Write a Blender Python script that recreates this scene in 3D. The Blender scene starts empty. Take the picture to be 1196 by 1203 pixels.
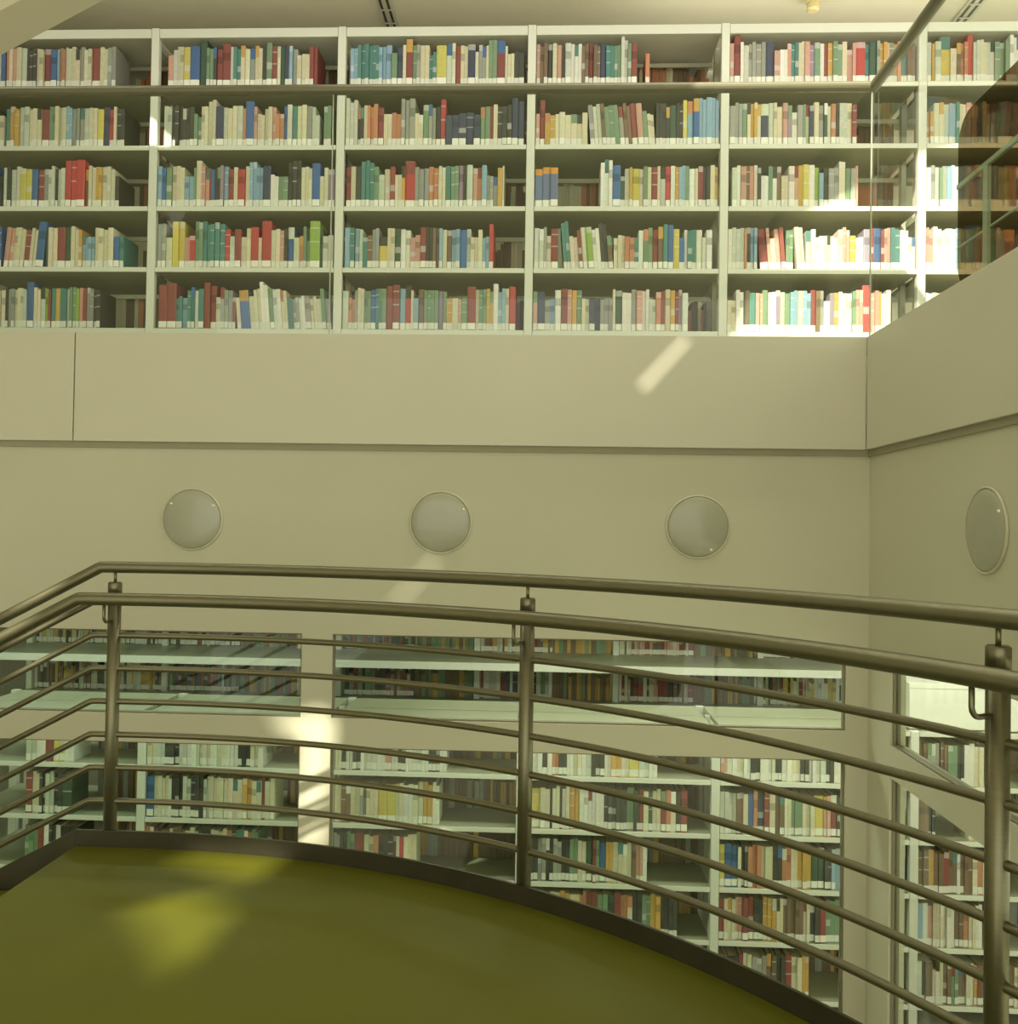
import bpy, bmesh, math, random
from mathutils import Vector, Matrix
from mathutils.geometry import tessellate_polygon

rnd = random.Random(7)
scene = bpy.context.scene
COL = scene.collection

# ------------------------------------------------------------------ camera
EYE = Vector((0.0, 0.0, 1.15))
F_PX, IMG_W, IMG_H = 1068.0, 1196, 1203
cam = bpy.data.cameras.new('camera')
cam_ob = bpy.data.objects.new('camera', cam)
COL.objects.link(cam_ob)
_y = Vector(((645 - 598) / F_PX, -(620 - 601.5) / F_PX, -1)).normalized()
_x = Vector((1, -0.0155, 0)); _x = (_x - _x.dot(_y) * _y).normalized()
_z = _x.cross(_y)
ROT = Matrix((_x, _y, _z))
cam_ob.matrix_world = Matrix.Translation(EYE) @ ROT.to_4x4()
cam.sensor_fit = 'HORIZONTAL'
cam.sensor_width = 36.0
cam.lens = 36.0 * F_PX / IMG_W
cam.clip_start = 0.02
scene.camera = cam_ob

def project(p):
    c = ROT.transposed() @ (Vector(p) - EYE)
    return 598 + F_PX * c.x / -c.z, 601.5 - F_PX * c.y / -c.z

# ------------------------------------------------------------------ light
world = bpy.data.worlds.new('sky')
scene.world = world
world.use_nodes = True
bg = world.node_tree.nodes['Background']
bg.inputs['Color'].default_value = (1.0, 0.968, 0.77, 1)
bg.inputs['Strength'].default_value = 1.6

SUN_DIR = Vector((0.40, 0.72, -0.57)).normalized()
sun = bpy.data.lights.new('sun', 'SUN')
sun.energy = 8.0
sun.angle = math.radians(0.8)
sun.color = (1.0, 0.93, 0.74)
sun_ob = bpy.data.objects.new('sun', sun)
sun_ob.rotation_euler = SUN_DIR.to_track_quat('-Z', 'Y').to_euler()
sun_ob.location = (-4, -6, 9)
COL.objects.link(sun_ob)

def area(name, loc, size, energy, color, rot=(0, 0, 0)):
    l = bpy.data.lights.new(name, 'AREA')
    l.shape = 'RECTANGLE'; l.size, l.size_y = size
    l.energy = energy; l.color = color
    o = bpy.data.objects.new(name, l)
    o.location = loc; o.rotation_euler = rot
    COL.objects.link(o)
    return o

# unseen fill lights added to brighten the reading level and the gallery
area('reading_level_aisle_fill', (-2.9, 4.92, 0.70), (3.6, 0.16), 15, (0.88, 1.0, 0.82))
area('reading_level_aisle_fill', (1.1, 4.92, 0.70), (3.6, 0.16), 24, (1.0, 0.98, 0.80))
area('reading_level_rear_fill', (-3.2, 6.30, 0.70), (3.4, 0.30), 14, (0.88, 1.0, 0.80))
area('reading_level_rear_fill', (1.0, 6.30, 0.70), (3.8, 0.30), 24, (1.0, 0.98, 0.78))
area('gallery_aisle_fill', (-2.0, 4.05, 4.60), (5.0, 0.16), 34, (0.99, 1.0, 0.84))
area('gallery_aisle_fill', (2.2, 4.05, 4.60), (3.4, 0.16), 34, (1.0, 0.98, 0.82))
# added upward fills, out of view, brightening the gallery ceiling
area('gallery_ceiling_fill', (-1.6, 5.72, 4.14), (3.4, 0.10), 2.5, (1.0, 0.96, 0.78), (math.pi, 0, 0))
area('gallery_ceiling_fill', (1.9, 5.72, 4.14), (2.8, 0.10), 10, (1.0, 0.97, 0.82), (math.pi, 0, 0))

vs = scene.view_settings
vs.view_transform = 'Standard'; vs.look = 'None'; vs.gamma = 1.0
vs.use_curve_mapping = False
vs.exposure = 0.0

# ------------------------------------------------------------------ materials
def lin(r, g, b):
    f = lambda v: (v / 255 / 12.92) if v / 255 <= 0.04045 else ((v / 255 + 0.055) / 1.055) ** 2.4
    return (f(r), f(g), f(b))

def material(name, rgb, rough=0.6, metal=0.0, noise=0.0, nscale=6.0, bump=0.0, bscale=90.0,
             stretch=None, spec=0.5, coat=0.0):
    m = bpy.data.materials.new(name); m.use_nodes = True
    nt = m.node_tree; b = nt.nodes['Principled BSDF']
    b.inputs['Roughness'].default_value = rough
    b.inputs['Metallic'].default_value = metal
    b.inputs['Specular IOR Level'].default_value = spec
    b.inputs['Coat Weight'].default_value = coat
    c = (*rgb, 1)
    b.inputs['Base Color'].default_value = c
    tc = nt.nodes.new('ShaderNodeTexCoord')
    src = tc.outputs['Object']
    if stretch:
        mp = nt.nodes.new('ShaderNodeMapping'); mp.inputs['Scale'].default_value = stretch
        nt.links.new(src, mp.inputs['Vector']); src = mp.outputs['Vector']
    if noise:
        n = nt.nodes.new('ShaderNodeTexNoise'); n.inputs['Scale'].default_value = nscale
        n.inputs['Detail'].default_value = 5
        nt.links.new(src, n.inputs['Vector'])
        mx = nt.nodes.new('ShaderNodeMix'); mx.data_type = 'RGBA'
        mx.inputs[6].default_value = tuple(v * (1 - noise) for v in rgb) + (1,)
        mx.inputs[7].default_value = tuple(min(1, v * (1 + noise)) for v in rgb) + (1,)
        nt.links.new(n.outputs['Fac'], mx.inputs[0])
        nt.links.new(mx.outputs[2], b.inputs['Base Color'])
    if bump:
        n2 = nt.nodes.new('ShaderNodeTexNoise'); n2.inputs['Scale'].default_value = bscale
        n2.inputs['Detail'].default_value = 4
        nt.links.new(src, n2.inputs['Vector'])
        bp = nt.nodes.new('ShaderNodeBump'); bp.inputs['Strength'].default_value = bump
        bp.inputs['Distance'].default_value = 0.003
        nt.links.new(n2.outputs['Fac'], bp.inputs['Height'])
        nt.links.new(bp.outputs['Normal'], b.inputs['Normal'])
    return m

def glass_material(name, tint, gloss=1.0, rough=0.0):
    m = bpy.data.materials.new(name); m.use_nodes = True
    nt = m.node_tree; nt.nodes.clear()
    out = nt.nodes.new('ShaderNodeOutputMaterial')
    tr = nt.nodes.new('ShaderNodeBsdfTransparent'); tr.inputs['Color'].default_value = (*tint, 1)
    gl = nt.nodes.new('ShaderNodeBsdfGlossy'); gl.inputs['Roughness'].default_value = rough
    lw = nt.nodes.new('ShaderNodeLayerWeight'); lw.inputs['Blend'].default_value = 0.5
    pw = nt.nodes.new('ShaderNodeMath'); pw.operation = 'POWER'; pw.inputs[1].default_value = 5.0
    fr = nt.nodes.new('ShaderNodeMath'); fr.operation = 'MULTIPLY_ADD'
    fr.inputs[1].default_value = 0.96; fr.inputs[2].default_value = 0.04
    nt.links.new(lw.outputs['Facing'], pw.inputs[0]); nt.links.new(pw.outputs[0], fr.inputs[0])
    mul = nt.nodes.new('ShaderNodeMath'); mul.operation = 'MULTIPLY'; mul.inputs[1].default_value = gloss
    mix = nt.nodes.new('ShaderNodeMixShader')
    nt.links.new(fr.outputs[0], mul.inputs[0]); nt.links.new(mul.outputs[0], mix.inputs[0])
    nt.links.new(tr.outputs[0], mix.inputs[1]); nt.links.new(gl.outputs[0], mix.inputs[2])
    nt.links.new(mix.outputs[0], out.inputs['Surface'])
    return m

def book_material():
    m = bpy.data.materials.new('book_cloth'); m.use_nodes = True
    nt = m.node_tree; b = nt.nodes['Principled BSDF']
    b.inputs['Roughness'].default_value = 0.55
    at = nt.nodes.new('ShaderNodeAttribute'); at.attribute_name = 'Col'
    tc = nt.nodes.new('ShaderNodeTexCoord')
    n = nt.nodes.new('ShaderNodeTexNoise'); n.inputs['Scale'].default_value = 60
    nt.links.new(tc.outputs['Object'], n.inputs['Vector'])
    mx = nt.nodes.new('ShaderNodeMix'); mx.data_type = 'RGBA'; mx.blend_type = 'MULTIPLY'
    mx.inputs[0].default_value = 0.25
    nt.links.new(at.outputs['Color'], mx.inputs[6]); nt.links.new(n.outputs['Fac'], mx.inputs[7])
    nt.links.new(mx.outputs[2], b.inputs['Base Color'])
    return m

MAT = {
    'plaster': material('plaster', (0.59, 0.580, 0.440), 0.75, noise=0.04, nscale=2.0, bump=0.05),
    'panel': material('parapet_panel', (0.62, 0.600, 0.475), 0.45, noise=0.04, nscale=1.5, bump=0.03),
    'groove': material('shadow_gap', (0.34, 0.32, 0.22), 0.8, noise=0.05),
    'ceiling': material('ceiling_plaster', (0.68, 0.63, 0.48), 0.85, noise=0.03),
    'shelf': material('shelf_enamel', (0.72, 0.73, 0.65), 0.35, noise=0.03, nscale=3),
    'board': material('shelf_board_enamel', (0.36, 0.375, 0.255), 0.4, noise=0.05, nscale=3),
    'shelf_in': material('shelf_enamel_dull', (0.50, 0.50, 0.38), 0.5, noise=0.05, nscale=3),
    'steel': material('brushed_steel', (0.215, 0.203, 0.130), 0.38, metal=0.85, noise=0.12, nscale=20, stretch=(1, 1, 8)),
    'steel_dark': material('dark_steel', (0.075, 0.068, 0.042), 0.45, metal=0.6, noise=0.25, nscale=9),
    'alu': material('handrail_metal', (0.19, 0.18, 0.115), 0.45, metal=0.35, noise=0.08, nscale=10),
    'lino': material('olive_linoleum', (0.128, 0.132, 0.010), 0.55, noise=0.12, nscale=3.5, bump=0.03, bscale=200, spec=0.25),
    'carpet': material('reading_level_floor', (0.42, 0.40, 0.30), 0.8, noise=0.08),
    'lampglass': material('frosted_lamp_glass', (0.40, 0.405, 0.31), 0.25, noise=0.05, nscale=8, coat=0.4),
    'lampring': material('lamp_ring', (0.60, 0.58, 0.42), 0.3, noise=0.03),
    'clip': material('bright_clip', (0.85, 0.84, 0.72), 0.2, metal=0.3, noise=0.02),
    'frame': material('window_frame_metal', (0.20, 0.18, 0.11), 0.5, noise=0.1),
    'reveal': material('window_reveal_paint', (0.72, 0.70, 0.55), 0.5, noise=0.03),
    'track': material('diffuser_metal', (0.55, 0.53, 0.42), 0.4, noise=0.05),
    'dark': material('dark_slot', (0.05, 0.045, 0.03), 0.6, noise=0.1),
    'detector': material('detector_plastic', (0.62, 0.52, 0.27), 0.45, noise=0.05),
    'paper': material('page_paper', (0.62, 0.55, 0.38), 0.8, noise=0.1, nscale=120, stretch=(6, 1, 1)),
    'sticker': material('spine_sticker', (0.86, 0.86, 0.78), 0.5, noise=0.03, nscale=40),
    'box': material('stand_in_white', (0.80, 0.80, 0.72), 0.5, noise=0.03),
    'glass': glass_material('clear_glass', (0.965, 0.985, 0.955), 0.75),
    'glass_green': glass_material('green_tinted_glass', (0.93, 0.975, 0.93), 0.6),
    'rail_reflection': material('rail_reflection_green', (0.40, 0.47, 0.34), 0.25, noise=0.05),  # pale green imitating railing lines mirrored in the wing glass
    'dark_reflection': glass_material('dark_reflection_sheet', (0.40, 0.33, 0.22), 0.6),  # dark tint imitating the mirrored shape in the wing glass
    'joint': material('glass_joint', (0.50, 0.52, 0.42), 0.3, noise=0.03),
    'book': book_material(),
}

# ------------------------------------------------------------------ helpers
def tag(o, label=None, cat=None, group=None, kind=None):
    if label: o['label'] = label
    if cat: o['category'] = cat
    if group: o['group'] = group
    if kind: o['kind'] = kind
    return o

def obj(name, bm, mat, parent=None, smooth=False):
    me = bpy.data.meshes.new(name)
    bmesh.ops.recalc_face_normals(bm, faces=bm.faces)
    bm.to_mesh(me); bm.free()
    if smooth:
        for p in me.polygons: p.use_smooth = True
    me.materials.append(MAT[mat])
    o = bpy.data.objects.new(name, me)
    COL.objects.link(o)
    if parent is not None: o.parent = parent
    return o

def empty(name, loc=(0, 0, 0)):
    o = bpy.data.objects.new(name, None)
    o.location = loc; o.empty_display_size = 0.1
    COL.objects.link(o)
    return o

def box(bm, x0, x1, y0, y1, z0, z1):
    v = [bm.verts.new(p) for p in ((x0, y0, z0), (x1, y0, z0), (x1, y1, z0), (x0, y1, z0),
                                   (x0, y0, z1), (x1, y0, z1), (x1, y1, z1), (x0, y1, z1))]
    for f in ((0, 3, 2, 1), (4, 5, 6, 7), (0, 1, 5, 4), (1, 2, 6, 5), (2, 3, 7, 6), (3, 0, 4, 7)):
        bm.faces.new([v[i] for i in f])
    return v

def boxes(*bs):
    bm = bmesh.new()
    for b in bs: box(bm, *b)
    return bm

def bevel(bm, w=0.003, seg=2):
    bmesh.ops.bevel(bm, geom=list(bm.edges), offset=w, segments=seg, profile=0.7, affect='EDGES')
    return bm

def prism(bm, pts, axis, a, b):
    """pts: 2-D polygon in the two other axes, extruded along axis from a to b."""
    def P(u, v, w):
        return {'x': (w, u, v), 'y': (u, w, v), 'z': (u, v, w)}[axis]
    A = [bm.verts.new(P(u, v, a)) for u, v in pts]
    B = [bm.verts.new(P(u, v, b)) for u, v in pts]
    bm.faces.new(A); bm.faces.new(B[::-1])
    n = len(pts)
    for i in range(n):
        bm.faces.new((A[i], B[i], B[(i + 1) % n], A[(i + 1) % n]))
    return bm

def tube(bm, pts, r, seg=14, up=Vector((0, 0, 1))):
    pts = [Vector(p) for p in pts]
    rings = []
    n = len(pts)
    for i, p in enumerate(pts):
        if i == 0: t = (pts[1] - p).normalized(); s = 1
        elif i == n - 1: t = (p - pts[i - 1]).normalized(); s = 1
        else:
            a = (p - pts[i - 1]).normalized(); b = (pts[i + 1] - p).normalized()
            t = (a + b).normalized(); s = 1
        u = up
        if abs(t.dot(u)) > 0.97: u = Vector((1, 0, 0))
        sx = t.cross(u).normalized(); sy = sx.cross(t).normalized()
        rings.append([bm.verts.new(p + r * (math.cos(q) * sx + math.sin(q) * sy))
                      for q in (2 * math.pi * k / seg for k in range(seg))])
    for A, B in zip(rings, rings[1:]):
        for k in range(seg):
            bm.faces.new((A[k], A[(k + 1) % seg], B[(k + 1) % seg], B[k]))
    bm.faces.new(rings[0]); bm.faces.new(rings[-1][::-1])
    return bm

def lathe(bm, prof, axis_o, axis, seg=40):
    """prof: list of (radius, along); revolved about axis through axis_o."""
    a = Vector(axis).normalized()
    u = a.cross(Vector((0, 0, 1)))
    if u.length < 0.1: u = a.cross(Vector((1, 0, 0)))
    u.normalize(); w = a.cross(u)
    o = Vector(axis_o); rings = []
    for r, h in prof:
        if r < 1e-6: rings.append([bm.verts.new(o + a * h)])
        else: rings.append([bm.verts.new(o + a * h + r * (math.cos(q) * u + math.sin(q) * w))
                            for q in (2 * math.pi * k / seg for k in range(seg))])
    for A, B in zip(rings, rings[1:]):
        for k in range(seg):
            k2 = (k + 1) % seg
            if len(A) == 1 and len(B) == 1: continue
            if len(A) == 1: bm.faces.new((A[0], B[k], B[k2]))
            elif len(B) == 1: bm.faces.new((A[k], A[k2], B[0]))
            else: bm.faces.new((A[k], A[k2], B[k2], B[k]))
    return bm

# ------------------------------------------------------------------ main dimensions
Y1 = 4.40            # face of the gallery parapet opposite
X1 = 1.505           # face of the parapet of the side wing
YW, XW = 4.43, 1.535 # wall faces below the shadow gap
TH = 0.07            # thickness of the screen wall round the windows
Z_PAR, Z_GAP1, Z_GAP0 = 2.085, 1.545, 1.515
Z_W1, Z_W0 = 0.612, 0.200     # upper windows
Z_L1 = 0.060                  # head of the lower windows
Z_CEIL = 4.65
Z_LOW = -1.62
COLX0, COLX1 = -1.205, -1.054
PIERX = 1.431
PIERY = 4.15
BAY = 1.128

# ------------------------------------------------------------------ setting
def structure(name, bm, mat, label, cat, parent=None):
    o = obj(name, bm, mat, parent)
    if parent is None: tag(o, label, cat, kind='structure')
    return o

wb = structure('wall_back', boxes(
    (-5.2, XW + TH, YW, YW + TH, Z_W1, Z_GAP1),
    (-5.2, PIERX, YW, YW + TH, Z_L1, Z_W0),
    (COLX0, COLX1, YW, YW + TH, Z_LOW, Z_L1), (COLX0, COLX1, YW, YW + TH, Z_W0, Z_W1),
    (PIERX, XW, YW, YW + TH, Z_LOW, Z_W1)), 'plaster',
    'cream plaster atrium wall pierced by round lamps and internal windows', 'wall')
obj('shadow_gap', boxes((-5.2, XW + 0.01, YW - 0.012, YW + 0.001, Z_GAP0, Z_GAP1 + 0.002)), 'groove', wb)
JX = -2.365
obj('panel', bevel(boxes((-5.2, JX - 0.003, Y1, Y1 + 0.20, Z_GAP1, Z_PAR)), 0.003), 'panel', wb)
obj('panel', bevel(boxes((JX + 0.003, X1 - 0.002, Y1, Y1 + 0.20, Z_GAP1, Z_PAR)), 0.003), 'panel', wb)

YR0 = 0.3
wr = structure('wall_right', boxes(
    (XW, XW + TH, YR0, YW, Z_W1, Z_GAP1),
    (XW, XW + TH, YR0, PIERY, Z_L1, Z_W0),
    (XW, XW + TH, PIERY, YW, Z_LOW, Z_W1)), 'plaster',
    'shaded cream side wall of the atrium with a round lamp', 'wall')
obj('shadow_gap', boxes((XW - 0.012, XW + 0.001, YR0, YW, Z_GAP0, Z_GAP1 + 0.002)), 'groove', wr)
obj('panel', bevel(boxes((X1, X1 + 0.20, YR0, Y1 - 0.004, Z_GAP1, Z_PAR)), 0.003), 'panel', wr)

# gallery floor slabs and lower room
structure('floor_gallery', boxes((-5.2, 4.3, Y1 + 0.20, 9.2, 1.70, 2.03), (X1 + 0.20, 4.3, YR0, Y1 + 0.20, 1.70, 2.03)),
          'plaster', 'pale floor slab of the upper gallery', 'floor')
structure('ceiling_reading_level', boxes((-5.2, 4.3, YW + TH, 9.2, 0.76, 0.82), (XW + TH, 4.3, YR0, YW + TH, 0.76, 0.82)),
          'ceiling', 'plain ceiling of the reading level below', 'ceiling')
structure('floor', boxes((-5.2, 6.0, -5.0, 9.2, Z_LOW - 0.1, Z_LOW)), 'carpet',
          'pale floor of the reading level below the landing', 'floor')
structure('wall_rear', boxes((-5.2, 4.3, 9.2, 9.3, Z_LOW - 0.1, Z_CEIL)), 'plaster',
          'cream rear wall behind the bookcases', 'wall')
structure('wall_left', boxes((-5.3, -5.2, -5.0, 9.3, Z_LOW - 0.1, Z_CEIL)), 'plaster',
          'cream end wall of the library hall', 'wall')

# ceiling and roof slab; unseen openings added to throw the sun patches
def roof_pt(p):
    p = Vector(p); t = (Z_CEIL - p.z) / -SUN_DIR.z
    q = p - SUN_DIR * t
    return (q.x, q.y)
def quad_y(Y, pts): return [roof_pt((x, Y, z)) for x, z in pts]
holes = [
    quad_y(5.30, [(1.00, 2.15), (3.0, 2.15), (3.0, 3.55), (1.95, 3.30), (1.25, 2.85)]),     # shelves past the glass corner
    quad_y(4.40, [(0.635, 2.07), (0.69, 2.07), (0.45, 1.80), (0.40, 1.81)]),                    # streak on parapet
    quad_y(5.30, [(-2.58, 3.385), (-2.30, 3.36), (-2.27, 3.44), (-2.41, 3.56), (-2.47, 3.45)]), # bay upright
    quad_y(4.43, [(-0.55, 1.00), (-0.51, 1.00), (-0.75, 0.72), (-0.79, 0.72)]),                 # streak under lamp
    quad_y(4.43, [(-1.42, 0.16), (-1.10, 0.24), (-1.03, 0.20), (-1.08, -0.45), (-1.24, -0.45), (-1.20, 0.08)]),
    [roof_pt((x, y, 0)) for x, y in ((-0.93, 2.22), (-0.915, 2.64), (-1.07, 2.80), (-1.27, 2.66))],
    [roof_pt((x, y, 0)) for x, y in ((-0.93, 2.82), (-0.90, 3.13), (-1.30, 3.13), (-1.27, 3.02))],
]
outer = [(-8.5, -5.0), (4.3, -5.0), (4.3, 9.3), (-8.5, 9.3)]
loops = [outer] + holes
vec = [[Vector((x, y, 0)) for x, y in lp] for lp in loops]
tris = tessellate_polygon(vec)
flat = [p for lp in loops for p in lp]
bm = bmesh.new()
lo = [bm.verts.new((x, y, Z_CEIL)) for x, y in flat]
for t in tris:
    try: bm.faces.new([lo[i] for i in t])
    except ValueError: pass
hi = [bm.verts.new((x, y, Z_CEIL + 0.03)) for x, y in flat]
for t in tris:
    try: bm.faces.new([hi[i] for i in t])
    except ValueError: pass
k = 0
for lp in loops:
    n = len(lp)
    for i in range(n):
        bm.faces.new((lo[k + i], lo[k + (i + 1) % n], hi[k + (i + 1) % n], hi[k + i]))
    k += n
structure('ceiling', bm, 'ceiling', 'cream ceiling above the gallery bookcases', 'ceiling')

# sloping soffit of the flight above, crossing the end bay
bm = bmesh.new()
prism(bm, [(-4.6, 2.36), (-2.10, 3.68), (-1.30, 4.10), (-1.30, 4.30), (-2.10, 4.05), (-4.6, 3.60)], 'y', 3.98, 4.22)
structure('soffit', bm, 'ceiling', 'cream sloping stair soffit cutting across the end bookcase bay', 'soffit')

# ------------------------------------------------------------------ internal windows (frames + glass)
def window(name, label, x0, x1, y0, y1, z0, z1, along):
    root = empty(name, (x0, y0, z0)); tag(root, label, 'window', kind='structure')
    inv = Matrix.Translation((-x0, -y0, -z0))
    def add(nm, bm, m):
        bm.transform(inv); return obj(nm, bm, m, root)
    w = 0.006
    if along == 'x':
        ya, yb = y0 + 0.012, y0 + 0.045
        for b in ((x0, x1, ya, yb, z0, z0 + w), (x0, x1, ya, yb, z1 - w, z1),
                  (x0, x0 + w, ya, yb, z0 + w, z1 - w), (x1 - w, x1, ya, yb, z0 + w, z1 - w)):
            add('frame', boxes(b), 'frame')
        add('pane', boxes((x0 + w, x1 - w, y0 + 0.024, y0 + 0.032, z0 + w, z1 - w)), 'glass_green')
    else:
        xa, xb = x0 + 0.012, x0 + 0.045
        for b in ((xa, xb, y0, y1, z0, z0 + w), (xa, xb, y0, y1, z1 - w, z1),
                  (xa, xb, y0, y0 + w, z0 + w, z1 - w), (xa, xb, y1 - w, y1, z0 + w, z1 - w)):
            add('frame', boxes(b), 'frame')
        add('pane', boxes((x0 + 0.024, x0 + 0.032, y0 + w, y1 - w, z0 + w, z1 - w)), 'glass_green')

e = 0.001
window('window_1', 'long low window beside the sunlit pillar, above the cream band', -4.8, COLX0 - e, YW, YW, Z_W0 + e, Z_W1 - e, 'x')
window('window_2', 'long low window between the sunlit pillar and the atrium corner', COLX1 + e, PIERX - e, YW, YW, Z_W0 + e, Z_W1 - e, 'x')
window('window_3', 'tall window under the cream band beside the sunlit pillar', -4.8, COLX0 - e, YW, YW, Z_LOW + e, Z_L1 - e, 'x')
window('window_4', 'tall window under the cream band, from sunlit pillar to corner', COLX1 + e, PIERX - e, YW, YW, Z_LOW + e, Z_L1 - e, 'x')
window('window_5', 'low window in the shaded side wall above the cream band', XW, XW, YR0 + 0.1, PIERY - e, Z_W0 + e, Z_W1 - e, 'y')
window('window_6', 'tall window in the shaded side wall below the cream band', XW, XW, YR0 + 0.1, PIERY - e, Z_LOW + e, Z_L1 - e, 'y')

# ------------------------------------------------------------------ landing, stair and railing
CX, CY, R_IN = -1.41, 0.56, 2.600
XK = -1.655                     # where the landing ends and the stair goes down
A_END = -12.0
def arc(R, a0, a1, n):
    return [(CX + R * math.cos(math.radians(a0 + (a1 - a0) * i / n)),
             CY + R * math.sin(math.radians(a0 + (a1 - a0) * i / n))) for i in range(n + 1)]

pl = [(XK, CY + R_IN)] + arc(R_IN, 90, A_END, 72) + [(1.13, -1.2), (XK, -1.2)]
bm = bmesh.new(); prism(bm, pl, 'z', -0.20, 0.0)
structure('floor_landing', bm, 'lino', 'olive green linoleum landing with a curved edge', 'floor')

rim = empty('landing_rim', (XK, CY + R_IN, 0))
tag(rim, 'dark steel kerb plate bent round the curved landing edge', 'kerb')
def sheet(R0, R1, z0, z1, a1=A_END, n=72):
    bm = bmesh.new()
    P = [(XK, CY + R0)] + arc(R0, 90, a1, n); Q = [(XK, CY + R1)] + arc(R1, 90, a1, n)
    V = []
    for (a, b), (c, d) in zip(P, Q):
        V.append([bm.verts.new((a, b, z0)), bm.verts.new((c, d, z0)), bm.verts.new((c, d, z1)), bm.verts.new((a, b, z1))])
    for A, B in zip(V, V[1:]):
        for k in range(4):
            bm.faces.new((A[k], A[(k + 1) % 4], B[(k + 1) % 4], B[k]))
    bm.faces.new(V[0]); bm.faces.new(V[-1])
    bm.transform(Matrix.Translation((-XK, -(CY + R_IN), 0)))
    return bm
obj('kerb_plate', sheet(R_IN + 0.0005, R_IN + 0.0075, -0.22, 0.052), 'steel_dark', rim)
obj('cap_strip', sheet(R_IN - 0.001, R_IN + 0.0085, 0.0525, 0.058), 'steel_dark', rim)

SL = 0.53                        # slope of the stair
stair = empty('stair_flight', (XK, 2.0, 0))
tag(stair, 'olive stair flight dropping away from the end of the landing', 'stair')
for i in range(5):
    bm = boxes((-0.02 - 0.30 * (i + 1), 0.0 - 0.30 * i - 0.006, -0.5, 1.15, -0.159 * (i + 1) - 0.05, -0.159 * (i + 1)))
    obj('tread', bm, 'lino', stair)
bm = bmesh.new()
prism(bm, [(-0.004, 0.055), (-1.6, 0.055 - 1.6 * SL), (-1.6, -0.26 - 1.6 * SL), (-0.004, -0.26)], 'y', 1.162, 1.176)
obj('stringer', bm, 'steel_dark', stair)

RR = 2.632
rail = empty('steel_railing', (CX, CY + RR, 0))
tag(rail, 'tubular steel railing sweeping round the landing and down the stair', 'railing')
RINV = Matrix.Translation((-CX, -(CY + RR), 0))
def radd(name, bm, mat='steel', smooth=True, parent=rail):
    bm.transform(RINV)
    o = obj(name, bm, mat, parent, smooth)
    return o
def rail_path(R, z, xk, a1=-8, drop=1.5):
    y = CY + R
    pts = [(xk - drop, y, z - SL * drop)]
    for q in (0.03, 0.012, 0.0):
        pts.append((xk - q, y, z - SL * q - 0.0008 * (q == 0)))
    pts += [(xk + 0.02, y, z)] + [(x, yy, z) for x, yy in arc(R, 90, a1, 64)]
    return pts
radd('top_rail', tube(bmesh.new(), rail_path(RR, 0.985, -1.600), 0.0205, 20))
radd('handrail', tube(bmesh.new(), rail_path(RR - 0.078, 0.877, -1.640), 0.0225, 20))
for i in range(7):
    radd('rail', tube(bmesh.new(), rail_path(RR, 0.860 - 0.1178 * i, -1.625), 0.0108, 12))

def post(a, zb=-0.15):
    c, s = math.cos(math.radians(a)), math.sin(math.radians(a))
    x, y = CX + RR * c, CY + RR * s
    if a > 90:                       # the end post stands on the short straight before the stair
        y = CY + RR
    p = radd('post', lathe(bmesh.new(), [(0, zb), (0.0225, zb), (0.0225, 0.885), (0, 0.885)], (x, y, 0), (0, 0, 1), 24))
    cp = radd('post_cap', lathe(bmesh.new(), [(0, 0.885), (0.024, 0.885), (0.024, 0.928), (0.020, 0.932), (0, 0.932)], (x, y, 0), (0, 0, 1), 24))
    radd('pin', tube(bmesh.new(), [(x, y, 0.93), (x, y, 0.968)], 0.0055, 10))
    Rh = RR - 0.078
    if a > 90: c, s = 0.0, 1.0
    ox, oy = x - RR * c, y - RR * s
    pts = [(ox + (RR - 0.018) * c, oy + (RR - 0.018) * s, 0.795)]
    for k in range(7):
        q = math.pi / 2 * k / 6
        rr = Rh + 0.022 - 0.022 * math.sin(q)
        pts.append((ox + rr * c, oy + rr * s, 0.795 + 0.022 * (1 - math.cos(q))))
    pts.append((ox + Rh * c, oy + Rh * s, 0.858))
    radd('bracket', tube(bmesh.new(), pts, 0.0058, 10))
for a in (93.0, 59.2, 29.1, 0.0):
    post(a)
for o in list(rail.children):
    if o.name.startswith(('post', 'pin', 'bracket')):
        for p in o.data.polygons: p.use_smooth = len(p.vertices) == 4

# ------------------------------------------------------------------ round wall lamps
def wall_lamp(p, nrm, label, clips):
    o = empty('wall_lamp', p)
    tag(o, label, 'lamp', 'round flush wall lamps of the atrium')
    n = Vector(nrm)
    ring = obj('ring', lathe(bmesh.new(), [(0.146, 0.001), (0.146, 0.008), (0.148, 0.010), (0.152, 0.010), (0.155, 0.006), (0.156, 0.001), (0.146, 0.001)], (0, 0, 0), n, 56), 'lampring', o, True)
    prof = [(0, 0.024)] + [(0.1455 * math.sin(q), 0.006 + 0.018 * math.cos(q)) for q in (math.pi / 2 * k / 10 for k in range(1, 11))] + [(0.1455, 0.001)]
    obj('diffuser', lathe(bmesh.new(), prof, (0, 0, 0), n, 56), 'lampglass', o, True)
    u = n.cross(Vector((0, 0, 1))).normalized()
    for ang in clips:
        q = math.radians(ang)
        c = u * 0.128 * math.cos(q) + Vector((0, 0, 0.128 * math.sin(q))) + n * 0.012
        bm = bmesh.new(); bmesh.ops.create_icosphere(bm, subdivisions=2, radius=0.008)
        bm.transform(Matrix.Translation(c))
        obj('clip', bm, 'clip', o, True)
fwd = (0, -1, 0)
wall_lamp((-1.765, YW, 1.165), fwd, 'round flush wall lamp farthest from the atrium corner', (36, 148))
wall_lamp((-0.530, YW, 1.168), fwd, 'round flush wall lamp midway along the wall, above the sun streak', (150,))
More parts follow.
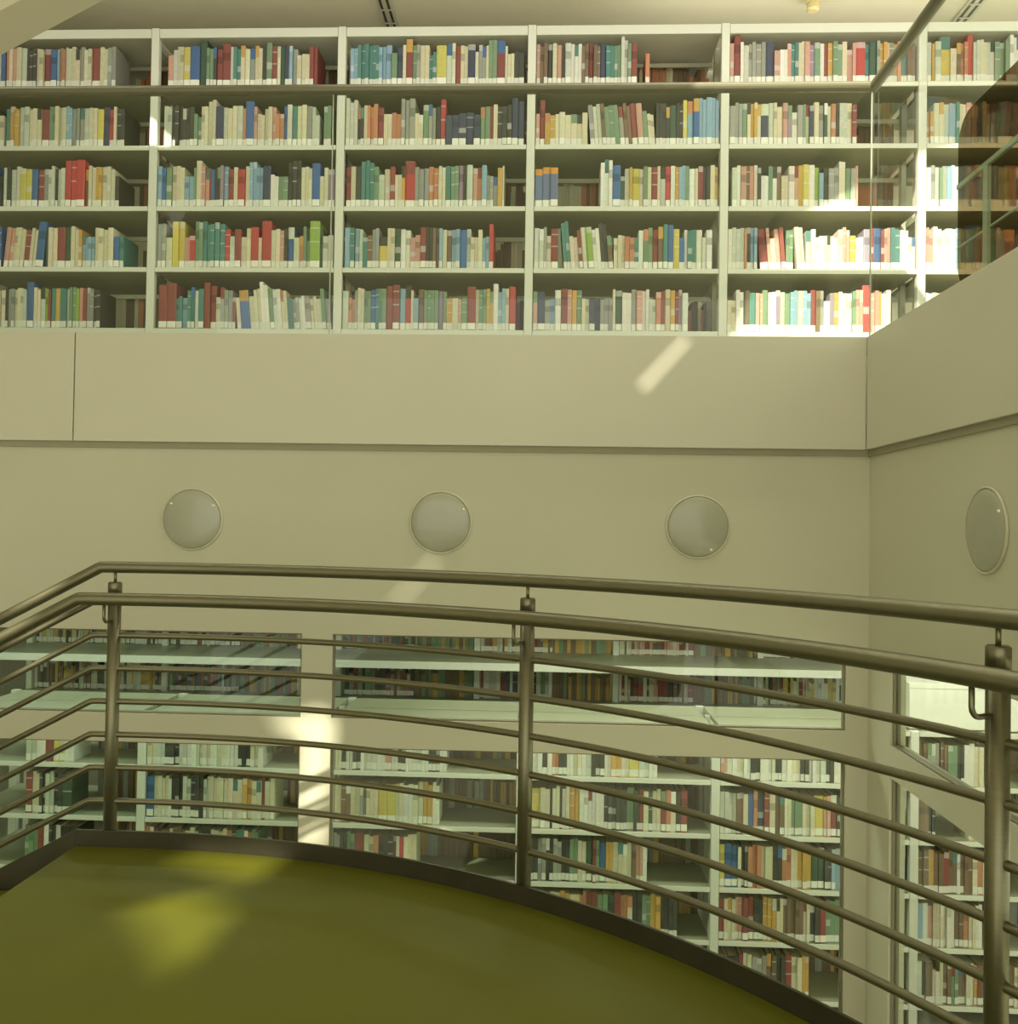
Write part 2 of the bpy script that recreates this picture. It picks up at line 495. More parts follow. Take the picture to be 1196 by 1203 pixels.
wall_lamp((0.718, YW, 1.165), fwd, 'round flush wall lamp on the long wall nearest the atrium corner', (240,))
wall_lamp((XW, 3.26, 1.165), (-1, 0, 0), 'round flush wall lamp on the shaded side wall', (150,))

# ------------------------------------------------------------------ gallery glass balustrade
ZG0, ZG1 = Z_PAR + 0.001, 3.285
YG, XG = Y1 + 0.035, X1 + 0.030
def pane(label, x0, x1, y0, y1):
    o = empty('glass_pane', (x0, y0, ZG0)); tag(o, label, 'glass pane')
    bm = boxes((0, x1 - x0, 0, y1 - y0, 0, ZG1 - ZG0)); obj('sheet', bm, 'glass', o)
    if x1 - x0 > y1 - y0:
        obj('edge', boxes((x1 - x0 + 0.0004, x1 - x0 + 0.004, 0, 0.012, 0, ZG1 - ZG0)), 'joint', o)
    return o
JG = -1.100
pane('clear glass balustrade pane over the parapet, running out under the sloping soffit', -5.1, JG - 0.004, YG, YG + 0.012)
pane('clear glass balustrade pane over the parapet, ending at the atrium corner', JG + 0.002, XG - 0.006, YG, YG + 0.012)
pane('clear glass balustrade pane on the side wing parapet', XG, XG + 0.012, YR0, YG + 0.010)

gr = empty('gallery_handrail', (XG, YG, ZG1))
tag(gr, 'flat grey metal handrail capping the gallery glass, mitred at the corner', 'handrail')
bm = bmesh.new()
def cap_section(w, h):
    return [(w * math.cos(q), h / 2 + h / 2 * math.sin(q)) for q in (2 * math.pi * (k + 0.5) / 16 for k in range(16))]
A = []; B = []; D = []
sec = cap_section(0.027, 0.050)
for u, v in sec:
    A.append(bm.verts.new((-6.6, u + 0.006, v)))
    B.append(bm.verts.new((0.006 + u, u + 0.006, v)))
    D.append(bm.verts.new((0.006 + u, YR0 - YG, v)))
n = len(sec)
for P, Q in ((A, B), (B, D)):
    for i in range(n): bm.faces.new((P[i], Q[i], Q[(i + 1) % n], P[(i + 1) % n]))
bm.faces.new(A); bm.faces.new(D)
obj('rail_profile', bm, 'alu', gr)

# rounded dark panel standing in for a reflection in the wing glass
def rounded(y0, y1, z0, z1, r, n=8):
    pts = []
    for cy, cz, a0 in ((y1 - r, z0 + r, -90), (y1 - r, z1 - r, 0), (y0 + r, z1 - r, 90), (y0 + r, z0 + r, 180)):
        for k in range(n + 1):
            q = math.radians(a0 + 90 * k / n); pts.append((cy + r * math.cos(q), cz + r * math.sin(q)))
    return pts
sm = empty('reflection_panel', (1.575, 3.0, 2.09)); tag(sm, 'dark rounded panel standing in for a reflection in the wing glass', 'reflection panel')
bm = bmesh.new(); prism(bm, rounded(-0.9, 0.60, 0.0, 0.68, 0.11), 'x', 0.0, 0.008); obj('sheet', bm, 'dark_reflection', sm)
obj('strip', boxes((-0.014, -0.001, -0.9, 0.58, 0.395, 0.413)), 'rail_reflection', sm)  # strips and upright draw the mirrored railing
obj('strip', boxes((-0.010, -0.001, -0.9, 0.58, 0.165, 0.172)), 'rail_reflection', sm)
obj('upright', boxes((-0.014, -0.001, 0.33, 0.365, 0.005, 0.394)), 'rail_reflection', sm)

# ------------------------------------------------------------------ ceiling fittings
def diffuser(x, label, y0=5.0, y1=7.0):
    o = empty('ceiling_diffuser', (x, y0, Z_CEIL)); tag(o, label, 'air vent', 'slot diffusers in the gallery ceiling')
    obj('housing', boxes((-0.055, 0.055, 0, y1 - y0, -0.012, -0.001)), 'track', o)
    for s in (-0.026, 0.022):
        obj('slot', boxes((s - 0.008, s + 0.008, 0.01, y1 - y0 - 0.01, -0.016, -0.0125)), 'dark', o)
    for k in range(12):
        obj('spacer', boxes((-0.036, 0.034, 0.08 + k * 0.16, 0.095 + k * 0.16, -0.0185, -0.0165)), 'track', o)
diffuser(-1.15, 'slot air diffuser in the ceiling, away from the detector')
diffuser(2.75, 'slot air diffuser in the ceiling past the glass corner')
dt = empty('smoke_detector', (1.672, 5.96, Z_CEIL)); tag(dt, 'small yellowed smoke detector hanging from the ceiling', 'detector')
obj('base', lathe(bmesh.new(), [(0, -0.001), (0.052, -0.001), (0.052, -0.03), (0.046, -0.045), (0, -0.045)], (0, 0, 0), (0, 0, 1), 28), 'detector', dt, False)
obj('head', lathe(bmesh.new(), [(0, -0.0455), (0.036, -0.0455), (0.040, -0.09), (0.028, -0.105), (0, -0.105)], (0, 0, 0), (0, 0, 1), 28), 'detector', dt, False)

# ------------------------------------------------------------------ bookcases
def bookcase(label, group, x0, width, yf, depth, zs, ztop, t, zfloor, last=False, panel=True, lip=0.0, up_y=None):
    """one bay: boards at heights zs (top faces), an upright at x0 (and x0+width when last)."""
    o = empty('bookcase_bay', (x0, yf, zfloor)); tag(o, label, 'bookcase', group)
    Z = lambda z: z - zfloor
    uy = 0.0 if up_y is None else up_y
    us = [0.0] + ([width] if last else [])
    for u in us:
        obj('upright', bevel(boxes((u - 0.024, u + 0.024, uy - 0.006, uy + 0.034, 0.001, Z(ztop))), 0.003, 1), 'shelf', o)
        if up_y is None:
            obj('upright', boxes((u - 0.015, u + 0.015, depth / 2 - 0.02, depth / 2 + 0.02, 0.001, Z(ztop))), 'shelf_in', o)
            obj('upright', boxes((u - 0.024, u + 0.024, depth - 0.034, depth + 0.006, 0.001, Z(ztop))), 'shelf', o)
    a, b = (0.026, width - 0.026) if up_y is None else (0.0006, width - 0.0006)
    for z in zs:
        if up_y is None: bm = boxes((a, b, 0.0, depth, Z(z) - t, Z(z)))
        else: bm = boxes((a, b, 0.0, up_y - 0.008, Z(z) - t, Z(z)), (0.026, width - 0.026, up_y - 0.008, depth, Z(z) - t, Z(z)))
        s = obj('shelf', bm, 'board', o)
        obj('front_lip', bevel(boxes((a, b, -0.004, -0.0005, Z(z) - t - lip, Z(z) + 0.002)), 0.001, 1), 'shelf', s)
    if up_y is None:
        for z, z2 in zip(zs, zs[1:] + [ztop]):
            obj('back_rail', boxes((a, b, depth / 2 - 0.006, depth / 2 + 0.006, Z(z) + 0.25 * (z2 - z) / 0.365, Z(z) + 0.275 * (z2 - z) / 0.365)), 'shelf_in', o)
    if panel:
        obj('top_panel', bevel(boxes((a, b, -0.004, depth, Z(ztop) - 0.060, Z(ztop) - 0.004)), 0.002, 1), 'shelf', o)
    return o

GAL_Y, GAL_D = 5.30, 0.58
GAL_Z = [2.300, 2.665, 3.030, 3.395, 3.755]
GAL_TOP = 4.105
GX = [-3.525 + BAY * i for i in range(7)]
gal_words = ['under the sloping soffit', 'next to the soffit bay',
             'with a set of small navy books', 'with three orange-topped blue volumes',
             'behind the glass corner joint', 'behind the dark reflection panel']
for i in range(6):
    bookcase('white metal gallery bookcase bay ' + gal_words[i], 'bookcase bays on the gallery', GX[i], BAY, GAL_Y, GAL_D,
             GAL_Z, GAL_TOP, 0.026, 2.032, last=(i == 5))

A_Y, A_D = 5.25, 0.60
A_Z = [-1.500, -1.180, -0.880, -0.580, -0.275, 0.030]
AX = [-3.475 + BAY * 0.985 * i for i in range(8)]
a_words = ['at the stair end, beside the end post', 'beside the sunlit pillar, holding cream files', 'just past the sunlit pillar, with yellow books',
           'with a run of black volumes', 'beside the atrium corner pier', 'seen past the corner pier through the side window', 'deep behind the side wall window']
for i in range(7):
    bookcase('white metal lower bookcase bay ' + a_words[i], 'front bookcase bays on the reading level', AX[i], BAY * 0.985, A_Y, A_D,
             A_Z, 0.034, 0.026, Z_LOW + 0.001, last=(i == 6), panel=False)

B_Y, B_D = 6.90, 0.88
B_Z = [-0.660, -0.270, 0.115, 0.500]
BX = [-4.36, -3.20, -2.05, -1.73, -0.577, 0.563, 1.734, 2.88]
b_words = ['behind the stair rail', 'behind the end post of the railing', 'behind the sunlit pillar', 'beyond the sunlit pillar, with dark red books',
           'beyond the middle railing post', 'ending at the corner with red books', 'behind the side wall']
for i in range(7):
    bookcase('deep white rear bookcase bay ' + b_words[i], 'rear bookcase bays on the reading level', BX[i], BX[i + 1] - BX[i], B_Y, B_D,
             B_Z, 0.70, 0.055, Z_LOW + 0.001, last=(i == 6), panel=False, up_y=0.60)

# ------------------------------------------------------------------ books
PAL = {  # letter: (name, sRGB)
    'w': ('white', (238, 237, 226)), 'c': ('cream', (224, 216, 182)), 'e': ('pale grey-green', (206, 212, 194)),
    'k': ('black', (44, 46, 38)), 'n': ('navy', (42, 58, 92)), 'b': ('blue', (44, 104, 172)),
    's': ('light blue', (136, 178, 204)), 't': ('teal', (60, 134, 128)), 'g': ('green', (116, 152, 116)),
    'd': ('dark green', (36, 82, 54)), 'l': ('lime', (150, 186, 60)), 'y': ('yellow', (218, 200, 76)),
    'm': ('mustard', (214, 166, 56)), 'o': ('orange', (206, 132, 88)), 'r': ('red', (196, 44, 44)),
    'R': ('dark red', (146, 50, 44)), 'p': ('pink', (216, 158, 140)), 'a': ('grey', (158, 162, 152)),
    'u': ('brown', (124, 96, 68)), 'v': ('mauve', (160, 140, 165)), 'B': ('orange-topped blue', (104, 126, 168)),
}
def soften(c):
    g = 0.30 * c[0] + 0.59 * c[1] + 0.11 * c[2]
    return tuple(0.93 * (0.90 * v + 0.10 * g) + 0.07 * w for v, w in zip(c, (0.62, 0.60, 0.46)))
LINPAL = {k: soften(lin(*v[1])) for k, v in PAL.items()}
STICK = (0.86, 0.86, 0.78)
BOOKS = []   # dicts

def vary(c, amt=0.10):
    f = 1 + rnd.uniform(-amt, amt)
    return tuple(max(0.005, min(0.95, v * f * (1 + rnd.uniform(-0.05, 0.05)))) for v in c)

def lay(tokens, x, scale, yf, z, xmax, region, bay, row, hbase=0.240, depth=0.19, weight=1.0, sticker=0.9, hmax=0.325):
    toks = []
    for t in tokens.split():
        ch = t[0]; rest = t[1:]; num = ''
        while rest and rest[0].isdigit(): num += rest[0]; rest = rest[1:]
        toks.append((ch, int(num) * scale, rest))
    total = sum(w for _, w, _ in toks)
    lp = 0
    for ch, w, fl in toks:
        l = 1 if '/' in fl else (-1 if '\\' in fl else 0)
        if l == -1 and lp != -1: total += 0.021
        if lp == 1 and l != 1: total += 0.02
        lp = l
    fit = min(1.0, (xmax - x - 0.004) / total)
    toks = [(ch, w * fit, fl) for ch, w, fl in toks]
    prev = None; seq = []
    for ch, w, fl in toks:
        lean = 1 if '/' in fl else (-1 if '\\' in fl else 0)
        if ch == '-':
            x += w; prev = None; continue
        # thick blocks are really several volumes side by side
        parts = 1
        if ch in 'cewasmgtkpou' and w > 0.036: parts = max(2, round(w / 0.025))
        elif w > 0.062: parts = 2
        for _ in range(parts):
            ww = w / parts
            h = hbase * (1.14 if '^' in fl else 0.80 if '_' in fl else 1.0) * rnd.uniform(0.95, 1.05)
            h = min(h, hmax)
            ang = 0.085 if lean else 0.0
            if lean == -1 and prev != -1: x += h * math.tan(ang)
            if prev == 1 and lean != 1: x += 0.02
            if x + ww > xmax: prev = lean; continue
            prev = lean
            b = dict(x=x, w=ww - 0.0010, h=h, y=yf + rnd.uniform(0.006, 0.024), d=depth * rnd.uniform(0.92, 1.08), z=z + 0.0006,
                     c=ch, lean=lean * ang, region=region, bay=bay, row=row, weight=weight,
                     sticker=rnd.random() < sticker, col=vary(LINPAL[ch]),
                     band=rnd.random(), idx=len(seq))
            seq.append(b); BOOKS.append(b)
            x += ww / math.cos(ang)
    for i, b in enumerate(seq):
        b['L'] = seq[i - 1]['c'] if i else None
        b['Rn'] = seq[i + 1]['c'] if i + 1 < len(seq) else None
        b['n'] = len(seq)
    return x

def lay_random(palette, x0, x1, yf, z, region, bay, row, **kw):
    toks = []; x = x0
    while x < x1:
        w = rnd.choice((18, 22, 25, 28, 32, 38, 45))
        toks.append('%s%d%s' % (rnd.choice(palette), w, rnd.choice(('', '', '', '_')))); x += w * 0.001
    lay(' '.join(toks), x0, 0.001, yf, z, x1, region, bay, row, **kw)

# gallery: each string is one shelf, colour letter + width; ^ tall, _ short, / and \ leaning, - gap
G = {}
G[0] = (0.00081, [
    '-0 o20 c25 p25 c40 e40 k20 k50 c60 R55 b45 s20 o45 e15 c95 a35 c55 R65 c60 a60',
    't30 m75 e75 c95 R55 g50 c85 s45 a50 a40 e40 c60 y45 n45 r35 c20 k60',
    'e20 k30 e70 y45 y45 b45 R45 a40 e45 k20 e60 r85^ r65^ u30 c50 m45 c40 c60 k30_',
    'p35/ p35/ c85/ R40/ c50/ b60/^ d20 c60 R60 d50 c60 m25 s45_ s45_ c35 c35 c35 c40 b45_ t30_',
    'c30 k20 a50 c50 e45 b50^ c50 e35 l25 R20 t35 m35 t50 e25 g45 l25 p30 R30 a50 k55'])
G[1] = (0.00098, [
    '-40 p35_ e25 c40 y40 b60 d45^ g40 k20 R35 R50^ w20 t45 c25 c30 a35 c45 k25 g35^ R30 c20 d30 n25 s20 a30 c75_ R25 R20',
    '-25 e50 k45 k45 k20 k30 g45_ c40 c50^ n50 e25 c55 e35 o20 b50^ p20 c45_ c50 p20 o50_ b20 e30 t30 c60 a35 e20 e25_ -25 g45',
    's25 b25 g35 c30 c55 s60_ g15 c35^ p45 R15 b20 k40 v20 s30 R35 c25 r45 c30 s45^ s40 n50 w50_ g60_ k85^ c25 c45 b50^ c25_ c25 v40',
    'a55^ c45_ y75^ p35_ r35_ g50^ t75^ t65^ r35 e30_ R40 c35_ c30 r50 c20_ r60^ c55 p25 k25 b40 c35_ o25_ g40 l65^ d20 e65_',
    '-20 R55^ R60^ t40_ s35_ t45 w25 t35 R80^ c30_ a75 R20_ c25\\_ b60\\ c35\\_ c40\\ w50\\^ g30\\ w50\\ c40\\ t35\\_ a40\\_ w40\\_ a35\\_ c40\\_ c30\\_ g25\\ a30\\_'])
G[2] = (0.00098, [
    '-20 s45 t45 t45 t40 s40 s35 g35_ n35 c20 R40^ g25 a20 c55 t45_ y60 e35 c20 R30 c45 n45 c20_ a45 c15 g50^ R50^ c15 c40_ k60_',
    'e70^ k40 c20 o40 o25 R35 c50_ o55_ a50^ a35^ c50_ g35 a40 k30 r30^ n40_ n40_ n45_ n45_ n40_ g60 R20 c25 k85 n75^',
    '-5 R30 c30 k35 t75^ g30 e35_ c35 R30 c40_ m20 r60^ a25 a60 o60 c40 t35 g45 v30 k20 e35 p30 o25 s30 a40_ a25_ m30 c10',
    '-5 s35 t25 s30 e20 t30_ u30_ a40 y50_ c45 d35 w60 p60_ R35 k40 u40 s20 c25 u30 s50 b40 e25 c45_ c25 s40_ r25^',
    'e35 o40_ a15 c40 g40 b30 t40 g25 R80^ s35 r35^ c15 s30_ u35 g40 g45 v30 g20 m35_ c35_ p20_ g35_ R50^ c20 g45 m40 w30^ s45 c20 r40^'])
G[3] = (0.00098, [
    'p20 u45 k30 c25 p30 k20 e35 w65 u40 R30 u40 n35 t50 g40 e40^ g20 R35 -50 o25_',
    'p25_ R35^ m35_ m35_ c25_ c40_ c40_ c40_ c35_ c35_ a30\\ e50\\ u25\\ g90\\ a35\\ u45\\ R40\\ p40\\ g30\\_ c45\\_ k45 k45 d45 k45 y25^ s40^ b40^ s45^ s40^ s45^',
    'B52 B52 B52 -290 w55^ w25^ b55 d30_ c30 m20 y50 c25 g30 c25 R40 c20 e35 r35 w30 m25 s45 g25 w40 c20 R30 k50 c30 m20',
    'w35 e30 a20 c30_ R50 g15 t50\\^ c55\\_ R25\\ c35\\ l40\\ w50\\ k50\\^ u30\\_ c55_ c20_ o65_ t30_ w30 g35 g30 R35 u35 t30^ b40^ y40 b35_ w20 t60 w40 e25_ w40 w40',
    'p25 n45 a30_ s30_ w35 R40 p25 m30 g30 c45_ n65_ a75_ c15 d40 w55 a30 p35 w40 e40_ o30 R25 c30 m30 R20 v20 w35'])
G[4] = (0.00098, [
    'p25 R40^ w20 e35 a45 a35 a30 n50 p35_ w50_ p25 t45 c40 p30 v30 g35 w25 R25 m30 g60 c30 p35_ p20 r60 t25 d45 a20 m45 p15 g30 o45 t40 u50',
    'a35 a40 g30 c20 m40 c20 n45 e30 c20 c35 p30 v25 w30_ a35 g15 c20 n25 c30 a30 d20 c20 o30 k20 e50 c25 R25',
    '-20 e30 w20 p35 u20 p25 c20 k20 w45_ g25 w25 u25 c40_ w35 p25 m25 y35 w35 l25 s25_ k30 a35 a25 c40^ g30 a30 p15',
    'w25 e75 o15 k25 s40 R50\\ p20\\ c30\\_ p30\\ R25\\ g45 c55\\ e55 w50_ c40_ w50_ c30 p40 m35_ w50_ v40 R20 b45 R20 p40 t55 w50 w40_',
    'c50_ w45 k10 u25 t35 p45 g30 w45 v25 e30 g30 s45 c30 s45 R30 u25 a20 w35_ v25 m25 w45 w35 g20 p40 r50^ p45 m15 w55'])
G[5] = (0.00098, [
    'e30 m15 e35 y55^ c35_ u25 o40 r30^ e40 c40 e45 g60 g25 w90^ c40 b40 w50 R40 c50',
    'm40_ c60 e30 s40 t20 c40 p60 k30 c50 u40 d40 k50 u60 m30 R40 d50 k40',
    'w30 a20 e30 g15 a25 s30 w40 k50 u40 n90 k50 u60 R40 k60',
    'p40 w50 w45 w40 s30 k30 g40 u40 R40 d50 u50 R60 k40 g50',
    'w40 c30 w40 p40 c40 w40 u40 R40 d40 u40 c40 k50'])
STARTX = {0: -3.315}
for bay in range(6):
    sc, rows = G[bay]
    for r, s in enumerate(rows):
        z = GAL_Z[4 - r]
        x0 = STARTX.get(bay, GX[bay] + 0.030)
        xe = lay(s, x0, sc, GAL_Y, z, GX[bay + 1] - 0.030, 'gallery', bay, r)
        # backs of the books standing on the far side of the shelf
        bx = max(xe - 0.03, GX[bay] + 0.03) if bay != 3 or r != 2 else GX[bay] + 0.20
        bx1 = GX[bay + 1] - 0.03 if bay != 3 or r != 2 else GX[bay] + 0.46
        if bx < bx1:
            lay_random('uucuo', bx, bx1, GAL_Y + 0.33, z, 'back', bay, r, hbase=0.265, weight=0, sticker=0.0)
    if bay < 2:
        pass
# far part of the end bay out past the frame
for r in range(5):
    lay_random('cewbRk', GX[0] + 0.03, -3.32, GAL_Y, GAL_Z[4 - r], 'gallery', 0, r, weight=0)

AS = {
    0: ['e60 w60 R50 y70 w60', 'R40 c50 k40 e50 k60 d60', 'g90 R40 w30 k40 w30 k60 k60'],
    1: ['c60_ e50_ k90_ e50_ w60_ e40_ c50_ w40_ c60_ w70_ k80_ c50_ w30_', 'b45 c50 c40 w20 k75 e50 k80 e40 c45 c40 c60 c60 m60 c60 R20 c60',
        'o50 k50 R50 e20 u80 c60 k100 c50 c50 k60 t50 o50 g40', 'c40 R40 k60 c40 u60 e40 g40 c60 n50'],
    2: ['c40 k30 e40 k50 w40 e60 w50 p40 e40 k50 w40 e60 w40 k70 w40', 'c40 u60 c60 a40 c70 y110 c50 w60 c60 m60 w40',
        'a40 k40 g50 R60 c60 o30 k90 R20 w20 r25 c80', 'k60 c40 R40 g60 c50 u40 m60 k50'],
    3: ['e40 w60 k30 w30 o40 k50 w40 c50 w60 k80 w40 m60 c50 y60 e60 w50', 'k30 y60 c60 k15 c45 k15 c45 m60 w55 w45 w50 k50 k50 k40 g40 k40 R20 c30 d25 c50 R30 o30 c30 k30 R40',
        'R25 k55 a50 k45 a50 k50 g50 c50 d40 R20 g20 b40 m45 c60 c50 u30 p40 w25', 'c60 m60 u40 c60 m60 y60 o40 R70 g60 d40 R40 o40 c30 k60 g50 m60 k100'],
    4: ['p40 w60 c40 w40 k60 w50 e40 k40 w60 c50 k50 w40 e60 k50 w50 c40', 'e55 e45 u40 c30 b30 o25 n40 R30 c35 u55 c40 g70 c70 y55 p40 R40 k55 m30 o70 u60',
        'y30 b80 c20 k40 o80 c70 k55 o55 c40 m80 d80 k40 s70 k40', 'R30 c70 p40 R70 k55 m80 c40 u120 c40 k55 R40 g80 c60', 'u60 k60 R30 c50 a90 u60 k50 R40 c60 m40'],
    5: ['u50 a70 -10 u40 g60 k40 w60 c50', 'u60 k40 -200 c60 c60 c50 R30 p40 c60', 'u60 m30 u60 R30 u50 w20 u70 c30 o30 c30 s40 a40', 's30 w30 p30 c40 c40 w50 u50 o30 c40 w40'],
}
for bay in range(7):
    rows = AS.get(bay, [])
    for r in range(5):
        z = A_Z[4 - r]
        x0 = AX[bay] + 0.03
        if bay == 0: x0 = AX[1] - 0.70
        if r < len(rows):
            xe = lay(rows[r], x0, 0.00094, A_Y, z, AX[bay + 1] - 0.03, 'lower', bay, r, hbase=0.235, weight=0.45 if r == 0 else 1.0, hmax=0.262)
        else:
            lay_random('cwuRkgecmu', x0, AX[bay + 1] - 0.1, A_Y, z, 'lower', bay, r, hbase=0.23, weight=0.0 if bay < 4 else 0.6, hmax=0.262); xe = AX[bay + 1]
        if xe < AX[bay + 1] - 0.08:
            lay_random('uuumau', xe - 0.02, AX[bay + 1] - 0.03, A_Y + 0.34, z, 'back', bay, r, hbase=0.21, weight=0, sticker=0, hmax=0.262)
BPAL = ['ycmuke', 'kntdugeR', 'cewkgRm', 'kRRaunkg', 'cewmunRg', 'pRcRRkuc', 'RkcwgyRo']
for bay in range(7):
    if bay == 2: continue
    for r in range(3):
        x0 = BX[bay] + 0.03; x1 = BX[bay + 1] - 0.03
        xm = x0 + (x1 - x0) * (0.55 if bay in (1, 3, 4, 5) else 1.0)
        z = B_Z[2 - r] if r < 2 else B_Z[0]
        z = [B_Z[2], B_Z[1], B_Z[0]][r]
        lay_random(BPAL[bay], x0, xm, B_Y + 0.62, z, 'rear', bay, r, hbase=0.235, weight=0.0, hmax=0.30)
        if xm < x1: lay_random('gugum', xm, x1, B_Y + 0.63, z, 'back', bay, r, hbase=0.24, weight=0, sticker=0, hmax=0.30)

# --- which books become objects of their own: the 300 that show largest
def shown(b):
    if b['weight'] <= 0: return 0
    if b['region'] not in ('gallery', 'lower'): return 0
    px, py = project((b['x'] + b['w'] / 2, b['y'], b['z'] + b['h'] / 2))
    if not (4 < px < 1190 and 8 < py < 1195): return 0
    s = F_PX / b['y']
    a = b['w'] * b['h'] * s * s * b['weight']
    if b['region'] == 'lower':
        if px < 90 and py > 900: a *= 0.2
        # hidden behind the landing edge
        if py > 975 + max(0, px - 330) * 0.15 and px < 800: return 0
        if px > 1035: a *= 0.5
    elif px > 1110 and py > 60: a *= 0.3
    return a
ranked = sorted(BOOKS, key=shown, reverse=True)
SOLO = [b for b in ranked[:300] if shown(b) > 0]
solo_ids = {id(b) for b in SOLO}

def spine_bands(b):
    """heights and colours of the printed bands on the spine, bottom to top"""
    h, c = b['h'], b['col']
    if b['c'] == 'B': return [(0, h * 0.84, c), (h * 0.84, h, lin(222, 160, 74))]
    q = b['band']
    dark = tuple(v * 0.62 for v in c); light = tuple(min(0.9, v * 0.5 + 0.38) for v in c)
    alt = vary(LINPAL[rnd.choice('wcRbkmotge')])
    if b['w'] < 0.016 or q < 0.40: return [(0, h, c)]
    if q < 0.58: return [(0, h * 0.62, c), (h * 0.62, h * 0.80, dark), (h * 0.80, h, c)]
    if q < 0.74: return [(0, h * 0.55, c), (h * 0.55, h * 0.58, light), (h * 0.58, h * 0.84, c), (h * 0.84, h * 0.87, light), (h * 0.87, h, c)]
    if q < 0.84: return [(0, h * 0.72, c), (h * 0.72, h, alt)]
    if q < 0.92: return [(0, h * 0.40, c), (h * 0.40, h * 0.55, light), (h * 0.55, h, c)]
    return [(0, h * 0.86, c), (h * 0.86, h, light)]

def xform(b):
    """local (x,y,z) -> world for a book standing at its base"""
    a = b['lean']
    M = Matrix.Translation((b['x'], b['y'], b['z']))
    if a > 0:   # tops lean to +x: pivot on the far lower corner
        M = M @ Matrix.Translation((b['w'], 0, 0)) @ Matrix.Rotation(a, 4, 'Y') @ Matrix.Translation((-b['w'], 0, 0))
    elif a < 0:
        M = M @ Matrix.Rotation(a, 4, 'Y')
    return M

class CMesh:
    def __init__(s): s.v = []; s.f = []; s.c = []
    def quad(s, p, col):
        k = len(s.v); s.v += p; s.f.append((k, k + 1, k + 2, k + 3)); s.c.append(col)
    def box(s, x0, x1, y0, y1, z0, z1, col, skip=''):
        if 'f' not in skip: s.quad([(x0, y0, z0), (x1, y0, z0), (x1, y0, z1), (x0, y0, z1)], col)
        if 'k' not in skip: s.quad([(x1, y1, z0), (x0, y1, z0), (x0, y1, z1), (x1, y1, z1)], col)
        if 'l' not in skip: s.quad([(x0, y1, z0), (x0, y0, z0), (x0, y0, z1), (x0, y1, z1)], col)
        if 'r' not in skip: s.quad([(x1, y0, z0), (x1, y1, z0), (x1, y1, z1), (x1, y0, z1)], col)
        if 't' not in skip: s.quad([(x0, y0, z1), (x1, y0, z1), (x1, y1, z1), (x0, y1, z1)], col)
        if 'b' not in skip: s.quad([(x0, y1, z0), (x1, y1, z0), (x1, y0, z0), (x0, y0, z0)], col)
    def mesh(s, name, mat='book'):
        me = bpy.data.meshes.new(name); me.from_pydata(s.v, [], s.f)
        at = me.color_attributes.new('Col', 'FLOAT_COLOR', 'CORNER')
        buf = []
        for c in s.c: buf += [c[0], c[1], c[2], 1.0] * 4
        at.data.foreach_set('color', buf)
        me.materials.append(MAT[mat]); me.update()
        return me

PAGE = (0.60, 0.53, 0.36)
def stuff_book(cm, b):
    M = xform(b)
    t = CMesh(); w, d, h = b['w'], b['d'], b['h']
    t.box(0, w, 0, d, 0, h, b['col'], 'ft')
    t.quad([(0, 0.004, h), (w, 0.004, h), (w, d, h), (0, d, h)], PAGE)
    t.quad([(0, 0, h), (w, 0, h), (w, 0.004, h), (0, 0.004, h)], b['col'])
    bands = spine_bands(b)
    if b['region'] == 'back': bands = [(0, h, b['col'])]
    if b['sticker']:
        z0, z1 = 0.008, 0.046; nb = []
        for a, e_, c in bands:
            if a < z1: nb += [(0, z0, c), (z0, z1, STICK), (z1, e_, c)]
            else: nb.append((a, e_, c))
        bands = nb
    for a, e_, c in bands:
        t.quad([(0, 0, a), (w, 0, a), (w, 0, e_), (0, 0, e_)], c)
    k = len(cm.v)
    cm.v += [tuple(M @ Vector(p)) for p in t.v]
    cm.f += [tuple(i + k for i in f) for f in t.f]
    cm.c += t.c

def solo_book(b, label, group):
    w, d, h = b['w'], b['d'], b['h']
    ct = min(0.0024, w * 0.12)
    cm = CMesh()
    for a, e_, c in spine_bands(b):                     # spine, slightly rounded
        m = w * 0.18; y0 = 0.003
        cm.quad([(0, y0, a), (m, 0, a), (m, 0, e_), (0, y0, e_)], c)
        cm.quad([(m, 0, a), (w - m, 0, a), (w - m, 0, e_), (m, 0, e_)], c)
        cm.quad([(w - m, 0, a), (w, y0, a), (w, y0, e_), (w - m, 0, e_)], c)
    c = b['col']
    cm.box(0, ct, 0.003, d, 0, h, c, 'f'); cm.box(w - ct, w, 0.003, d, 0, h, c, 'f')
    cm.box(ct, w - ct, 0.003, 0.006, 0.0, h, c)
    me = cm.mesh('book')
    o = bpy.data.objects.new('book', me); COL.objects.link(o)
    o.matrix_world = xform(b)
    tag(o, label, 'book', group)
    pb = bpy.data.objects.new('page_block', None)
    bm = boxes((ct + 0.0003, w - ct - 0.0003, 0.0065, d - 0.004, 0.003, h - 0.004))
    obj('page_block', bm, 'paper', o)
    bpy.data.objects.remove(pb)
    if b['sticker']:
        z0, z1 = 0.008, 0.046; m = w * 0.18
        bm = bmesh.new()
        prism(bm, [(0.0006, 0.0018), (m, -0.0011), (w - m, -0.0011), (w - 0.0006, 0.0018), (w - m, -0.0003), (m, -0.0003)], 'z', z0, z1)
        obj('spine_label', bm, 'sticker', o)
    return o

